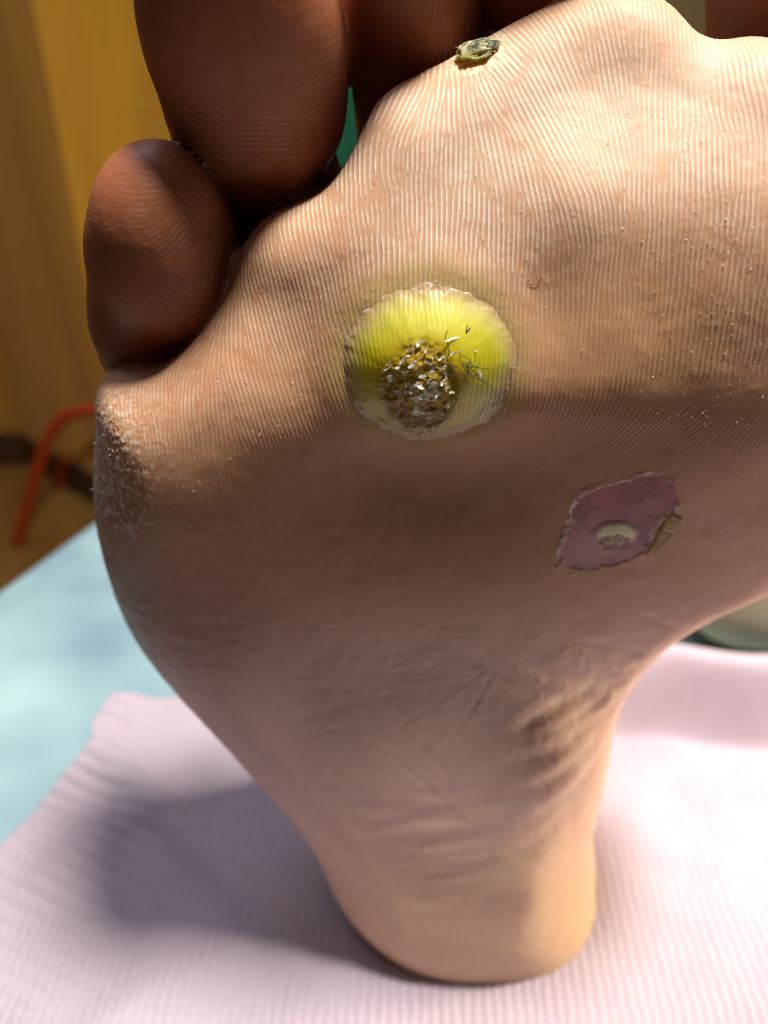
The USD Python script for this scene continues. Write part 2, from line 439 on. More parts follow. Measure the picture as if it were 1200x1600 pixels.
def front_normal(u, v):
    e = .6
    n = np.stack([-(front(u + e, v) - front(u - e, v)) / (2 * e), -(front(u, v + e) - front(u, v - e)) / (2 * e), np.ones_like(u)], -1)
    return n / np.linalg.norm(n, axis=-1, keepdims=True)

# ------------------------------------------------------------------ relief and colour of the skin; tone also holds painted light and shade
PX, PY, PD = pix(V)
N = normals(V, F)
facing = sstep(-.1, .3, N[:, 2] * .8 + N[:, 1] * -.0 + .2)
rg = ridge_at(V)
n1 = fbm(V / 6, 3, 1); n2_ = fbm(V / 1.6, 3, 2); n3 = fbm(V / .55, 2, 3)
C1 = onto(669, 579)[0]; C2 = onto(965, 815)[0]; C3 = onto(748, 82)[0]

def blob(cx, cy, rx, ry, rot=0):
    a = math.radians(rot); x, y = PX - cx, PY - cy
    return np.exp(-(((x * math.cos(a) + y * math.sin(a)) / rx) ** 2 + ((-x * math.sin(a) + y * math.cos(a)) / ry) ** 2))

low = sstep(1150, 930, PY)
ridge_amp = .005 + .011 * sstep(900, 640, PY) + .007 * low
ridge_amp *= .55 + .5 * n1
dr1 = np.linalg.norm(V[:, :2] - C1[:2], axis=1)
on_toe = sstep(.0, 1.2, chunked(body, V) - chunked(toes, V))
ridge_amp *= 1 - .78 * on_toe
disp = ridge_amp * rg * facing + (n1 - .5) * .35 + (n2_ - .5) * .10 * (1 - low * .4) + (n3 - .5) * .035

def crease(pts, depth, width, lip=.5, n=60):
    q = np.array(pts, float)
    p3 = spline(onto(q[:, 0], q[:, 1]), n)
    out = np.zeros(len(V))
    lo, hi = p3.min(0) - 6, p3.max(0) + 6
    k = np.nonzero(((V > lo) & (V < hi)).all(1))[0]
    d, i = cKDTree(p3[:, :2]).query(V[k, :2])
    t = i / (n - 1)
    fade = sstep(0, .15, t) * sstep(1, .8, t)
    near = np.abs(V[k, 2] - p3[i, 2]) < 8
    width = width * 1.25; depth = depth * .55
    out[k] = near * fade * (-depth * gauss(d, width) + lip * depth * (gauss(d - 2.3 * width, width * 1.3)))
    return out

CREASES = [([(1030,1030),(905,1056),(815,1035)], .5, .9), ([(985,1067),(867,1107),(795,1153)], .7, 1.2), ([(975,1093),(907,1147),(827,1190),(740,1218)], .8, 1.3),
           ([(958,1120),(880,1207),(773,1253),(680,1273),(595,1293)], .7, 1.3), ([(940,1167),(867,1262),(760,1309),(610,1328)], .8, 1.5), ([(925,1220),(833,1318),(733,1362),(620,1374)], .9, 1.8),
           ([(535,1262),(640,1190),(700,1125)], .2, .8), ([(480,1215),(560,1260),(640,1262)], .25, 1.2), ([(870,1000),(940,1010),(1010,1032)], .35, .7), 
           ([(672,1180),(697,1215),(700,1245)], .14, .5), ([(700,1000),(790,1060),(900,1085)], .3, .8), ([(560,1300),(660,1285),(760,1280)], .35, .9), ([(600,1345),(700,1340),(800,1310)], .4, 1.0),
           ([(640,1240),(740,1235),(840,1190)], .4, .9), ([(820,1150),(900,1120),(960,1080)], .5, .8), ([(470,1120),(600,1180),(720,1290)], .12, .35), ([(560,1090),(700,1130),(860,1230)], .12, .35), ([(780,1030),(700,1160),(560,1270)], .14, .35), ([(520,1180),(650,1120),(790,1020)], .1, .3), ([(1000,960),(1060,985)], .3, .6),
           ([(620,1400),(720,1395),(800,1350)], .5, 1.6), ([(360,275),(400,290),(430,278),(450,255)], .5, .8)]
for c in CREASES: disp += crease(*c)

disp += (fbm(V / np.array([3.2, .75, 3.0]) + 40, 2, 81) - .5) * .14 * sstep(880, 1050, PY) * sstep(1420, 1330, PY) + (fbm(V / np.array([.8, 2.6, 2.0]) + 40, 2, 82) - .5) * .09 * sstep(880, 1050, PY) + (n3 - .5) * .05 * sstep(900, 1100, PY)
# dry scaling along the outer edge
scale_m = np.clip(blob(160, 690, 34, 75) + .8 * blob(172, 790, 45, 60) + .35 * blob(210, 720, 60, 120), 0, 1)
cell = fbm(V / .6, 2, 11)
disp += scale_m * (cell - .45) * .34

# second sore: a shallow raw hollow with a torn edge
def poly_sd(pts, jag=0.0):
    q = onto(np.array(pts)[:, 0], np.array(pts)[:, 1])[:, :2]
    q = spline(np.vstack([q, q[:1]]), 220)[:-1]
    out = np.full(len(V), 99.0)
    lo, hi = q.min(0) - 4, q.max(0) + 4
    k = np.nonzero(((V[:, :2] > lo) & (V[:, :2] < hi)).all(1))[0]
    ins = contains_xy(Polygon(q), V[k, 0], V[k, 1])
    d, _ = cKDTree(q).query(V[k, :2])
    out[k] = np.where(ins, -d, d) + jag * (fbm(V[k] / .8, 3, 21) - .5)
    return out

RAW = [(876,852),(890,815),(900,785),(925,768),(960,758),(1000,745),(1030,740),(1052,765),(1056,795),(1030,812),(1015,845),(1000,868),(960,882),(915,890),(885,882)]
sd2 = poly_sd(RAW, 1.7)
near2 = (np.abs(PX - 965) < 200) & (np.abs(PY - 815) < 160)
raw = np.where(near2, sstep(.45, -.4, sd2), 0)
disp += -raw * .16 + np.where(near2, gauss(sd2 - .35, .3) * .05, 0)
disp -= raw * ridge_amp * rg * facing * .3
# skin is swollen in a ring around the main corn
disp += .35 * gauss(dr1 - 12.5, 2.0) - .9 * sstep(9.6, 8.2, dr1)

SKIN = np.array([.50, .255, .145]); PINK = np.array([.64, .43, .37]); TAN = np.array([.47, .245, .105]); WHITE = np.array([.82, .76, .66])
tone = np.tile(SKIN, (len(V), 1))
def lay(colour, m):
    global tone
    tone = tone + (np.asarray(colour) - tone) * np.clip(m, 0, 1)[:, None]
lay(PINK, sstep(860, 1060, PY) * .9)  # arch: pink bounce light from the sheet worked into the skin tone
lay((.60, .42, .305), .75 * blob(1080, 150, 330, 190) + .4 * blob(700, 270, 260, 160))  # upper ball paled in colour to carry part of its lamp light
lay(TAN, .55 * blob(980, 520, 200, 150) + .45 * blob(560, 560, 140, 120))
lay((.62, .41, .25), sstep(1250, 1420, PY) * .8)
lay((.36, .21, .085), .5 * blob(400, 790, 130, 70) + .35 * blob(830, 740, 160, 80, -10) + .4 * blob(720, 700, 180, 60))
lay((.21, .072, .03), .85 * blob(700, 800, 260, 105) + .7 * blob(300, 940, 200, 130) + .4 * blob(1000, 720, 160, 60))  # shade below the ball painted into the tone as a dark brown band
lay((.31, .095, .04), .9 * on_toe)  # toes: shade painted in as a darker red-brown tone
lay(tone * .72, sstep(.45, .75, n1) * .10)
crest = sstep(.55, .98, rg + .5 * (n3 - .5)) * facing
dry = np.clip(.95 * blob(640, 260, 260, 200) + .9 * blob(880, 180, 250, 160) + .55 * blob(420, 480, 160, 160) + .45 * blob(250, 640, 120, 70) + .5 * blob(1150, 300, 180, 260) + .55 * blob(1130, 850, 120, 70) + .3 * blob(700, 420, 200, 100) + .35 * blob(270, 340, 70, 70) , 0, 1) * sstep(.3, .6, fbm(V / 3.0, 2, 31) * .6 + .25) * (1 - .6 * on_toe)
lay(WHITE, crest * dry * .66)
lay(WHITE, scale_m * sstep(.5, .64, cell) * .55)
# raw sore colours
lay((.31, .075, .085), raw * .9); lay((.15, .035, .04), raw * .8 * sstep(.42, .62, n2_)); lay((.20, .05, .055), raw * .6 * blob(1010, 775, 50, 40)); lay((.36, .15, .17), raw * .6 * sstep(.5, .7, n1)); lay(WHITE, np.where(near2, gauss(sd2 - .05, .13), 0) * sstep(.5, .62, fbm(V / 1.3, 2, 77)) * .7)
lay((.46, .235, .245), raw * .9 * blob(925, 860, 75, 40, -10))
lay((.40, .27, .12), np.where(near2, blob(1035, 825, 34, 34), 0) * (1 - raw) * .7)
# yellowed, thin skin round the corn
lay((.52, .36, .13), sstep(14.5, 11.0, dr1) * .6)
dr3 = np.linalg.norm(V - C3, axis=1)
lay((.72, .62, .42), gauss(dr3 - 2.9, .7) * sstep(.4, .6, fbm(V / .5, 2, 88)) * .8)
V2 = V + N * disp[:, None]

gloss = np.clip(.48 + .25 * (n2_ - .5) + .25 * crest * dry + .3 * scale_m - .2 * raw, .22, .95)

skin_mat = mat('skin', {'t': ('attribute', {'attribute': 'tone'}), 'g': ('attribute', {'attribute': 'gloss'}),
                        'tc': ('texture_coordinate', {}), 'n': ('noise_texture', {'scale': 2600.0, 'detail': 4.0, 'roughness': .6}),
                        'b': ('bump', {'strength': .25, 'distance': .0001}),
                        'p': ('principled_bsdf', {'subsurface_weight': .22, 'subsurface_scale': .0011, 'subsurface_radius': (1.0, .36, .18), 'specular_ior_level': .24, 'subsurface_method': 'random_walk'})},
               [('t.color', 'p.base_color'), ('g.fac', 'p.roughness'), ('tc.object', 'n.vector'), ('n.fac', 'b.height'), ('b.normal', 'p.normal')])

FOOT = xform('bare_foot')
tag(stage.GetPrimAtPath(FOOT), 'bare sole of a foot, heel on the pink sheet, with yellow corn and sores', 'foot')
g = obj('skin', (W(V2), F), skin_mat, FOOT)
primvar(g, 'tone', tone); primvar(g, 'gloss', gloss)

# ------------------------------------------------------------------ corns, crusts and loose skin: parts of the foot
def attr_mat(name, rough, sss, scale, spec=.5, noise=.25, coat=0.0):
    return mat(name, {'t': ('attribute', {'attribute': 'tone'}), 'tc': ('texture_coordinate', {}),
                      'n': ('noise_texture', {'scale': 3800.0, 'detail': 4.0}), 'b': ('bump', {'strength': noise, 'distance': .0001}),
                      'p': ('principled_bsdf', {'roughness': rough, 'subsurface_weight': sss, 'subsurface_scale': scale, 'subsurface_radius': (1.0, .7, .12), 'specular_ior_level': spec, 'coat_weight': coat, 'coat_roughness': .25})},
               [('t.color', 'p.base_color'), ('tc.object', 'n.vector'), ('n.fac', 'b.height'), ('b.normal', 'p.normal')])
corn_mat = attr_mat('corn', .36, .35, .0022, .5, .15, .15)
crust_mat = attr_mat('crust', .8, .15, .0008, .2, .3)
def thin(name, col):
    return mat(name, {'d': ('principled_bsdf', {'base_color': col, 'roughness': .75, 'specular_ior_level': .2}), 'tl': ('translucent_bsdf', {'color': col}), 'x': ('mix_closure', {'fac': .5})}, [('d.BSDF', 'x.closure1'), ('tl.BSDF', 'x.closure2')], 'x.closure')
def plain(name, col, rough=.6, **k):
    return mat(name, {'p': ('principled_bsdf', {'base_color': col, 'roughness': rough, **k})}, [])
flake_mat = thin('flake', (.86, .85, .78))
flake_warm = thin('flake_warm', (.80, .69, .54))

def patch(c, half, step, sd, height):
    """skin patch over the sole around c: grid where sd(u, v) < 0, lifted by height(u, v) above the sole"""
    a = np.arange(-half, half + step, step)
    U, Vv = np.meshgrid(c[0] + a, c[1] + a, indexing='ij')
    n = len(a)
    d = sd(U, Vv)
    base = front(U, Vv); nr = front_normal(U, Vv)
    p = np.stack([U, Vv, base], -1) + nr * height(U, Vv)[..., None]
    i = np.arange(n * n).reshape(n, n)
    q = np.stack([i[:-1, :-1], i[1:, :-1], i[1:, 1:], i[:-1, 1:]], -1).reshape(-1, 4)
    ok = (d.ravel()[q] < 0).all(1)
    q = q[ok]
    uq, inv = np.unique(q, return_inverse=True)
    f = inv.reshape(-1, 4)
    return p.reshape(-1, 3)[uq], np.vstack([f[:, [0, 1, 2]], f[:, [0, 2, 3]]]), uq

def n2d(U, Vv, s, o=3, seed=0): return fbm(np.stack([U / s, Vv / s, np.full_like(U, 3.7)], -1), o, seed)

def mixc(t, a, m): return t + (np.asarray(a) - t) * np.clip(m, 0, 1)[..., None]

# ---- the large yellow corn
def ring_r(U, Vv):
    th = np.arctan2(Vv - C1[1], U - C1[0])
    return 12.1 + .5 * np.sin(2 * th + 1) + .5 * np.sin(3 * th) + 2.4 * (n2d(2.5 * np.cos(th), 2.5 * np.sin(th), 1, 3, 9) - .5)
CR = onto(656, 605)[0]
def corn_h(U, Vv):
    r = np.hypot(U - C1[0], Vv - C1[1]); R = ring_r(U, Vv); t = r / R
    lip = .12 * sstep(.48, .66, n2d(U, Vv, 1.7, 3, 91)) * sstep(.7, .9, t)
    h = lip + 2.9 * np.clip(1 - (t / .96) ** 2, 0, 1) ** 1.55
    h = np.where(t > .95, h - (t - .95) / .05 * (lip + .12), h)
    h += .022 * ridge_at(np.stack([U.ravel(), Vv.ravel()], 1)).reshape(U.shape) * sstep(.3, .6, t) + .35 * (n2d(U, Vv, 3.2, 3, 4) - .5)
    a = crater(U, Vv)
    rough = n2d(U, Vv, .9, 3, 8)
    h -= a * (.35 - 1.1 * (rough - .4)) + a * .35 * (n2d(U, Vv, .35, 2, 12) - .5)
    lowrim = gauss(np.hypot(U - C1[0] + .2, (Vv - C1[1]) * 1.0) - 9.3, .35) * sstep(-4, -8, Vv - C1[1])
    return h + .22 * lowrim
def crater(U, Vv):
    x, y = U - CR[0], Vv - CR[1]
    r = np.hypot(x / (4.9 + .2 * (y > 0)), (y + .1) / 6.2)
    return sstep(1.12, .78, r + .35 * (n2d(U, Vv, 1.6, 3, 6) - .5))
pv, pf, uq = patch(C1, 13.5, .12, lambda U, Vv: np.hypot(U - C1[0], Vv - C1[1]) - ring_r(U, Vv), corn_h)
U, Vv = pv[:, 0], pv[:, 1]
r = np.hypot(U - C1[0], Vv - C1[1]) / ring_r(U, Vv)
t = np.tile([.50, .29, .14], (len(pv), 1))
t = mixc(t, (.54, .43, .13), sstep(.92, .76, r))
t = mixc(t, (.54, .46, .012), sstep(.86, .60, r))
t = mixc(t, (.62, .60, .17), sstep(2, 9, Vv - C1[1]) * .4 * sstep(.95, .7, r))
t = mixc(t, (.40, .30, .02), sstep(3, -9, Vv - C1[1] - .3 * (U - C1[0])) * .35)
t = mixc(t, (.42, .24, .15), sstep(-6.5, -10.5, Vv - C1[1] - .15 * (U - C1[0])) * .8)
a = crater(U, Vv)
halo = sstep(1.6, .9, np.hypot((U - CR[0]) / 4.6, (Vv - CR[1]) / 5.8) + .4 * (n2d(U, Vv, 1.2, 3, 15) - .5))
t = mixc(t, (.36, .20, .01), halo * .7)
t = mixc(t, (.33, .19, .02), a * (.55 + .6 * (n2d(U, Vv, 1.0, 3, 18) - .3)))
t = mixc(t, (.22, .14, .10), a * sstep(-.5, -4, Vv - CR[1]) * .7)
cen = sstep(2.2, .3, np.hypot(U - CR[0] - .1, Vv - CR[1] + .3))
t = mixc(t, (.62, .62, .52), cen * sstep(.42, .6, n2d(U, Vv, .5, 3, 19)) * .9)
t = mixc(t, (.06, .06, .03), a * sstep(.62, .72, n2d(U + 7, Vv, .9, 3, 29)) * .7)
t = mixc(t, (.66, .64, .54), a * sstep(.53, .63, n2d(U - 9, Vv, .8, 4, 39)) * .85 * sstep(5.5, 2.0, np.hypot(U - CR[0], Vv - CR[1] + .5)))
_, near_ = cKDTree(V[:, :2][N[:, 2] > .4]).query(pv[:, :2])
local = tone[N[:, 2] > .4][near_]
wgt = sstep(.70, .95, r + .16 * (n2d(U, Vv, 1.5, 3, 37) - .5))[:, None]
t = t * (1 - wgt) + local * wgt
edge = sstep(.84, .93, r + .16 * (n2d(U, Vv, .6, 3, 30) - .5)) * sstep(.50, .60, n2d(U, Vv, .4, 3, 33))
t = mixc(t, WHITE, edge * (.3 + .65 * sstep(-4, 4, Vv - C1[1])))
CORN = xform('callus', FOOT); tag(stage.GetPrimAtPath(CORN), 'big yellow domed corn with a ragged brown crater')
cr_f = a[pf].mean(1) > .5
def submesh(v, f, keep):
    f = f[keep]; uqv, inv = np.unique(f, return_inverse=True); return v[uqv], inv.reshape(-1, 3), uqv
NRM = normals(pv, pf)
for nm, keep, m in (('dome', ~cr_f, corn_mat), ('crust', cr_f, crust_mat)):
    v_, f_, id_ = submesh(pv, pf, keep)
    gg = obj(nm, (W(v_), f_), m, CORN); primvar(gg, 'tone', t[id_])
    gg.GetNormalsAttr().Set(Vt.Vec3fArray.FromNumpy(np.stack([NRM[id_][:, 0], -NRM[id_][:, 2], NRM[id_][:, 1]], 1).astype(np.float32)))
corn_top = cKDTree(pv[:, :2]); corn_w = pv[:, 2]

def plate(c, nrm, length, width, ang, lift, curl, thick=.05, seed=0):
    """a curled shred of dry skin in working coordinates"""
    r_ = np.random.default_rng(seed)
    nrm = nrm / np.linalg.norm(nrm)
    x = np.cross([0, 1, 0], nrm); x /= np.linalg.norm(x); y = np.cross(nrm, x)
    X = math.cos(ang) * x + math.sin(ang) * y; Y = -math.sin(ang) * x + math.cos(ang) * y
    k = 5; s = np.linspace(-.5, .5, k)
    top = []
    for i, si in enumerate(s):
        wd = width * (.25 + .75 * math.sin(math.pi * (i + .6) / (k + .2))) * r_.uniform(.6, 1.2) * .5
        z = lift * (si + .5) + curl * (si * si * 4) * .5
        mid = X * si * length + Y * r_.uniform(-.18, .18) * width
        top += [c + mid + Y * wd + nrm * (z + r_.uniform(-.3, .3) * width * .4), c + mid - Y * wd + nrm * (z + r_.uniform(-.3, .3) * width * .4)]
    top = np.array(top); bot = top - nrm * thick
    n = len(top); f = []
    for i in range(k - 1):
        a_, b_, c_, d_ = 2 * i, 2 * i + 1, 2 * i + 3, 2 * i + 2
        f += [[a_, d_, c_], [a_, c_, b_], [n + a_, n + c_, n + d_], [n + a_, n + b_, n + c_], [a_, n + a_, n + d_], [a_, n + d_, d_], [b_, c_, n + c_], [b_, n + c_, n + b_]]
    e = n - 2
    f += [[0, 1, n + 1], [0, n + 1, n], [e, n + e, n + e + 1], [e, n + e + 1, e + 1]]
    return trimesh.Trimesh(np.vstack([top, bot]), np.array(f), process=False)

def on_corn(px, py):
    p = onto(px, py)
    for _ in range(6):
        _, i = corn_top.query(p[:, :2]); p = at_w(px, py, corn_w[i])
    return p

def put(mesh): return (W(mesh.vertices), mesh.faces)

FL = [(655,537,14,8),(642,545,16,7),(665,548,10,6),(630,562,20,9),(645,570,18,8),(690,560,13,8),(612,590,20,12),(622,612,14,9),(668,566,12,8),(640,556,9,5),(705,530,30,6),(708,552,12,6),
      (655,602,22,12),(640,612,16,9),(662,622,18,8),(675,600,14,9),(690,598,12,7),(705,612,14,8),(700,632,12,7),(648,632,12,7),(632,628,10,6),(605,640,12,8),(668,645,10,6),(650,655,9,5),(690,645,10,6),
      (672,673,9,7),(640,672,9,5),(655,680,8,5),(750,583,18,8),(745,548,10,4),(620,575,8,5),(600,610,8,5),(660,588,14,7),(682,618,10,7),(615,655,8,5),(695,572,10,5),(720,545,10,3),(652,645,7,4),(676,580,10,6),(634,600,9,6)]
for k, (x, y, l, w_) in enumerate(FL):
    p = on_corn(np.array([x + .0]), np.array([y + .0]))[0]
    nr = np.array([rng.uniform(-.7, .7), rng.uniform(-.2, .9), 1.0])
    obj('flake', put(plate(p + [0, 0, .16], nr, l / 14, w_ / 17, rng.uniform(-1.2, 1.2), .2, .3, .03, seed=k)), flake_mat, CORN, smooth=False)
for k in range(40):
    an, rr = rng.uniform(0, 6.28), math.sqrt(rng.uniform(0, 1))
    x, y = 656 + 60 * rr * math.cos(an), 606 + 74 * rr * math.sin(an)
    p = on_corn(np.array([x]), np.array([y]))[0]
    obj('flake', put(plate(p + [0, 0, .1], np.array([rng.uniform(-.5, .5), rng.uniform(-.3, .7), 1.0]), rng.uniform(.2, .5) * rng.choice([1, 1, 2.6]), rng.uniform(.06, .2), rng.uniform(0, 3), .08, .14, .02, seed=100 + k)), (flake_mat, flake_mat, flake_warm)[k % 3], CORN, smooth=False)
# torn rim of the corn, long pale shreds along its upper edge and lower lip
SH = []
for th in np.linspace(.1, 2.9, 90):
    R = float(ring_r(np.array([C1[0] + 10 * math.cos(th)]), np.array([C1[1] + 10 * math.sin(th)]))[0]) * rng.uniform(.93, 1.02)
    u_, v_ = C1[0] + R * math.cos(th), C1[1] + R * math.sin(th)
    c = np.array([u_, v_, front(u_, v_)[0] + .09])
    SH.append(plate(c, np.array([rng.uniform(-.4, .4), rng.uniform(-.1, .6), 1]), rng.uniform(.6, 2.0), rng.uniform(.05, .16), th + math.pi / 2 + rng.uniform(-.6, .6), .06, .08, .02, seed=200 + len(SH)))
for th in np.linspace(3.6, 6.4, 26):
    R = 11.5 * rng.uniform(.95, 1.03)
    u_, v_ = C1[0] + R * math.cos(th), C1[1] + R * math.sin(th)
    c = np.array([u_, v_, front(u_, v_)[0] + .2])
    SH.append(plate(c, np.array([rng.uniform(-.3, .3), rng.uniform(-.1, .4), 1]), rng.uniform(.8, 2.6), rng.uniform(.05, .14), th + math.pi / 2 + rng.uniform(-.3, .3), .05, .08, .02, seed=300 + len(SH)))
sh = obj('rim_shreds', put(trimesh.util.concatenate(SH)), flake_warm, CORN, smooth=False); tag(sh, kind='stuff')

# ---- the smaller corn inside the raw sore
C2b = onto(962, 836)[0]
def h2(U, Vv):
    x, y = (U - C2b[0]) / 3.7, (Vv - C2b[1]) / 3.1
    r = np.hypot(x, y)
    h = -.10 + .62 * np.clip(1 - r ** 2, 0, 1) ** 1.5
    c_ = sstep(.85, .55, np.hypot(x * 1.1, (y + .34) * 1.45) + .3 * (n2d(U, Vv, .7, 3, 41) - .5))
    return h - c_ * (.28 + .8 * (n2d(U, Vv, .55, 3, 42) - .5)) + .1 * (n2d(U, Vv, .8, 2, 43) - .5)
pv, pf, uq = patch(C2b, 4.2, .09, lambda U, Vv: np.hypot((U - C2b[0]) / 3.7, (Vv - C2b[1]) / 3.1) - .99, h2)
x, y = (pv[:, 0] - C2b[0]) / 3.7, (pv[:, 1] - C2b[1]) / 3.1
c_ = sstep(.9, .55, np.hypot(x * 1.1, (y + .34) * 1.45) + .3 * (n2d(pv[:, 0], pv[:, 1], .7, 3, 41) - .5))
t = np.tile([.30, .105, .105], (len(pv), 1))
t = mixc(t, (.44, .32, .15), sstep(1.0, .7, np.hypot(x, y)))
t = mixc(t, (.78, .74, .42), sstep(.95, .5, np.hypot(x, y - .1)) * sstep(-.5, .1, y))  # pale yellow top, made paler to paint in light from above
t = mixc(t, (.36, .24, .10), c_); t = mixc(t, (.12, .065, .02), c_ * sstep(.5, .66, n2d(pv[:, 0], pv[:, 1], .8, 3, 45)))
t = mixc(t, (.62, .55, .40), c_ * sstep(.55, .7, n2d(pv[:, 0] + 4, pv[:, 1], .6, 3, 46)))
t = mixc(t, (.72, .62, .54), sstep(.12, .02, np.abs(np.hypot(x, y + .1) - .66)) * sstep(-.3, -.55, y) * .9)
_, near_ = cKDTree(V[:, :2][N[:, 2] > .4]).query(pv[:, :2])
wgt = sstep(.66, .95, np.hypot(x, y) + .2 * (n2d(pv[:, 0], pv[:, 1], .8, 2, 47) - .5))[:, None]
t = t * (1 - wgt) + tone[N[:, 2] > .4][near_] * wgt
CORN2 = xform('callus', FOOT); tag(stage.GetPrimAtPath(CORN2), 'small olive corn with a hollow brown top inside a purple raw patch')
gg = obj('dome', (W(pv), pf), attr_mat('small_corn', .4, .3, .0012, .35, .25, .08), CORN2); primvar(gg, 'tone', t)
for k, (x_, y_, l, w_, an) in enumerate([(950,862,22,5,-.1),(972,860,24,5,.22),(940,852,12,6,-.8),(955,846,10,5,.3),(968,838,9,4,.1)]):
    p = onto(x_, y_)[0] + [0, 0, .15]
    obj('flake', put(plate(p, np.array([0, -.35, 1.]), l / 11, w_ / 11, an, .1, .25, seed=500 + k)), flake_warm, CORN2, smooth=False)
# torn flap beside it and whitish scale on the other side
FLP = [(1052,798),(1062,806),(1068,812),(1060,824),(1048,842),(1030,858),(1008,868),(1018,846),(1030,822),(1042,806)]
fq = onto(np.array(FLP, float)[:, 0], np.array(FLP, float)[:, 1])[:, :2]; fq = spline(np.vstack([fq, fq[:1]]), 160)[:-1]; fpoly = Polygon(fq); ftree = cKDTree(fq)
def fsd(U, Vv):
    d, _ = ftree.query(np.stack([U.ravel(), Vv.ravel()], 1)); i_ = contains_xy(fpoly, U.ravel(), Vv.ravel())
    return np.where(i_, -d, d).reshape(U.shape)
fc = fq.mean(0)
pv, pf, uq = patch(fc, 5.5, .1, lambda U, Vv: fsd(U, Vv) + 1.1 * (n2d(U, Vv, .7, 3, 53) - .5), lambda U, Vv: -.1 + .5 * sstep(0, .5, -fsd(U, Vv)) + .5 * (n2d(U + .8 * Vv, Vv, .8, 3, 51) - .5))
t = np.tile([.42, .28, .15], (len(pv), 1)); k_ = n2d(pv[:, 0], pv[:, 1], .9, 3, 52)
t = mixc(t, (.16, .10, .05), sstep(.52, .7, k_) * .8); t = mixc(t, (.62, .50, .36), sstep(.45, .3, k_) * .7)
gg = obj('skin_flap', (W(pv), pf), crust_mat, FOOT); primvar(gg, 'tone', t)
tag(gg, 'torn yellowish flap of dead skin')
for k, (x_, y_, l, w_, an) in enumerate([(880,842,20,9,1.2),(885,828,16,7,1.0),(893,815,14,6,.9),(876,852,10,6,.6),(872,886,22,5,.85),(893,898,10,5,1.0),(912,768,11,5,.6),(1028,741,14,4,.0),(1047,751,7,10,1.3),(1003,742,18,3,.1),(1000,755,8,4,.5),(1000,788,10,4,.5),(925,764,20,2.4,.5)]):
    p = onto(x_, y_)[0] + [0, 0, .2]
    obj('scale', put(plate(p, np.array([rng.uniform(-.3, .3), -.1, 1.]), l / 11.3, w_ / 11.3, an, .1, .2, seed=600 + k)), flake_warm, FOOT, smooth=False)

# ---- the third corn, a dark scab at the crease under the toes
c3 = trimesh.creation.icosphere(5)
q = c3.vertices.copy(); dsp = 1 + 1.1 * (fbm(q * 1.7 + 5, 4, 61) - .5); q = q * dsp[:, None]
nn = front_normal(np.array([C3[0]]), np.array([C3[1]]))[0]
xx = np.array([1., .12, 0]); xx -= nn * (xx @ nn); xx /= np.linalg.norm(xx); yy = np.cross(nn, xx)
pv = C3 + nn * .28 + q[:, :1] * 2.5 * xx + q[:, 1:2] * 2.0 * yy + q[:, 2:] * .9 * nn
k_ = fbm(q * 3.1, 4, 62)
t = np.tile([.17, .155, .09], (len(pv), 1)); t = mixc(t, (.36, .33, .20), sstep(.52, .62, k_)); t = mixc(t, (.04, .055, .05), sstep(.48, .40, k_)); t = mixc(t, (.36, .29, .08), sstep(.55, .95, -q[:, 1] - .5 * q[:, 0]) * .8)
CORN3 = xform('callus', FOOT); tag(stage.GetPrimAtPath(CORN3), 'small dark green-brown scab at the toe crease')
gg = obj('scab', (W(pv), c3.faces), crust_mat, CORN3); primvar(gg, 'tone', t)
for k in range(14):
    an = rng.uniform(0, 6.28); p = onto(746 + 34 * math.cos(an), 68 + 22 * math.sin(an))[0]
    obj('flake', put(plate(p + nn * .15, nn + rng.uniform(-.4, .4, 3), rng.uniform(.4, 1.1), rng.uniform(.15, .35), rng.uniform(0, 3), .1, .2, seed=700 + k)), flake_warm, CORN3, smooth=False)

# ---- glittering specks of dry skin all over the sole
SP = []
def specks(n, cx, cy, sx, sy, lo=.10, hi=.26):
    x = rng.normal(cx, sx, n); y = rng.normal(cy, sy, n)
    p = onto(x, y)
    for k in range(n):
        if x[k] < 150 or x[k] > 1230 or p[k][2] < -12 or np.hypot(*(p[k][:2] - C1[:2])) < 10: continue
        s_ = .6 * rng.uniform(lo, hi)
        SP.append(plate(p[k] + [0, 0, .08], np.array([rng.uniform(-.6, .6), rng.uniform(-.1, .9), 1]), s_ * rng.uniform(1, 2), s_, rng.uniform(0, 3), .05, .08, .03, seed=1000 + len(SP)))
specks(150, 1120, 520, 75, 190); specks(80, 1080, 720, 50, 50); specks(90, 850, 330, 170, 120); specks(70, 420, 820, 150, 90, .1, .22); specks(60, 300, 680, 90, 70); specks(35, 500, 470, 130, 90); specks(90, 700, 430, 110, 30, .12, .3)
gg = obj('dry_skin_specks', put(trimesh.util.concatenate(SP)), flake_mat, FOOT, smooth=False); tag(gg, kind='stuff')
SC = []
for k in range(70):
    x, y = rng.normal(164, 15), rng.normal(715, 50)
    p = onto(x, y)[0]
    if p[2] < -24: continue
    SC.append(plate(p + [-.1, 0, .1], np.array([rng.uniform(-1.2, .2), rng.uniform(-.2, .7), 1]), rng.uniform(.25, .8), rng.uniform(.1, .3), rng.uniform(0, 3), .03, .06, .02, seed=3000 + k))
gg = obj('dry_edge_scales', put(trimesh.util.concatenate(SC)), plain('scale_grey', (.66, .62, .53), .7), FOOT, smooth=False); tag(gg, kind='stuff')

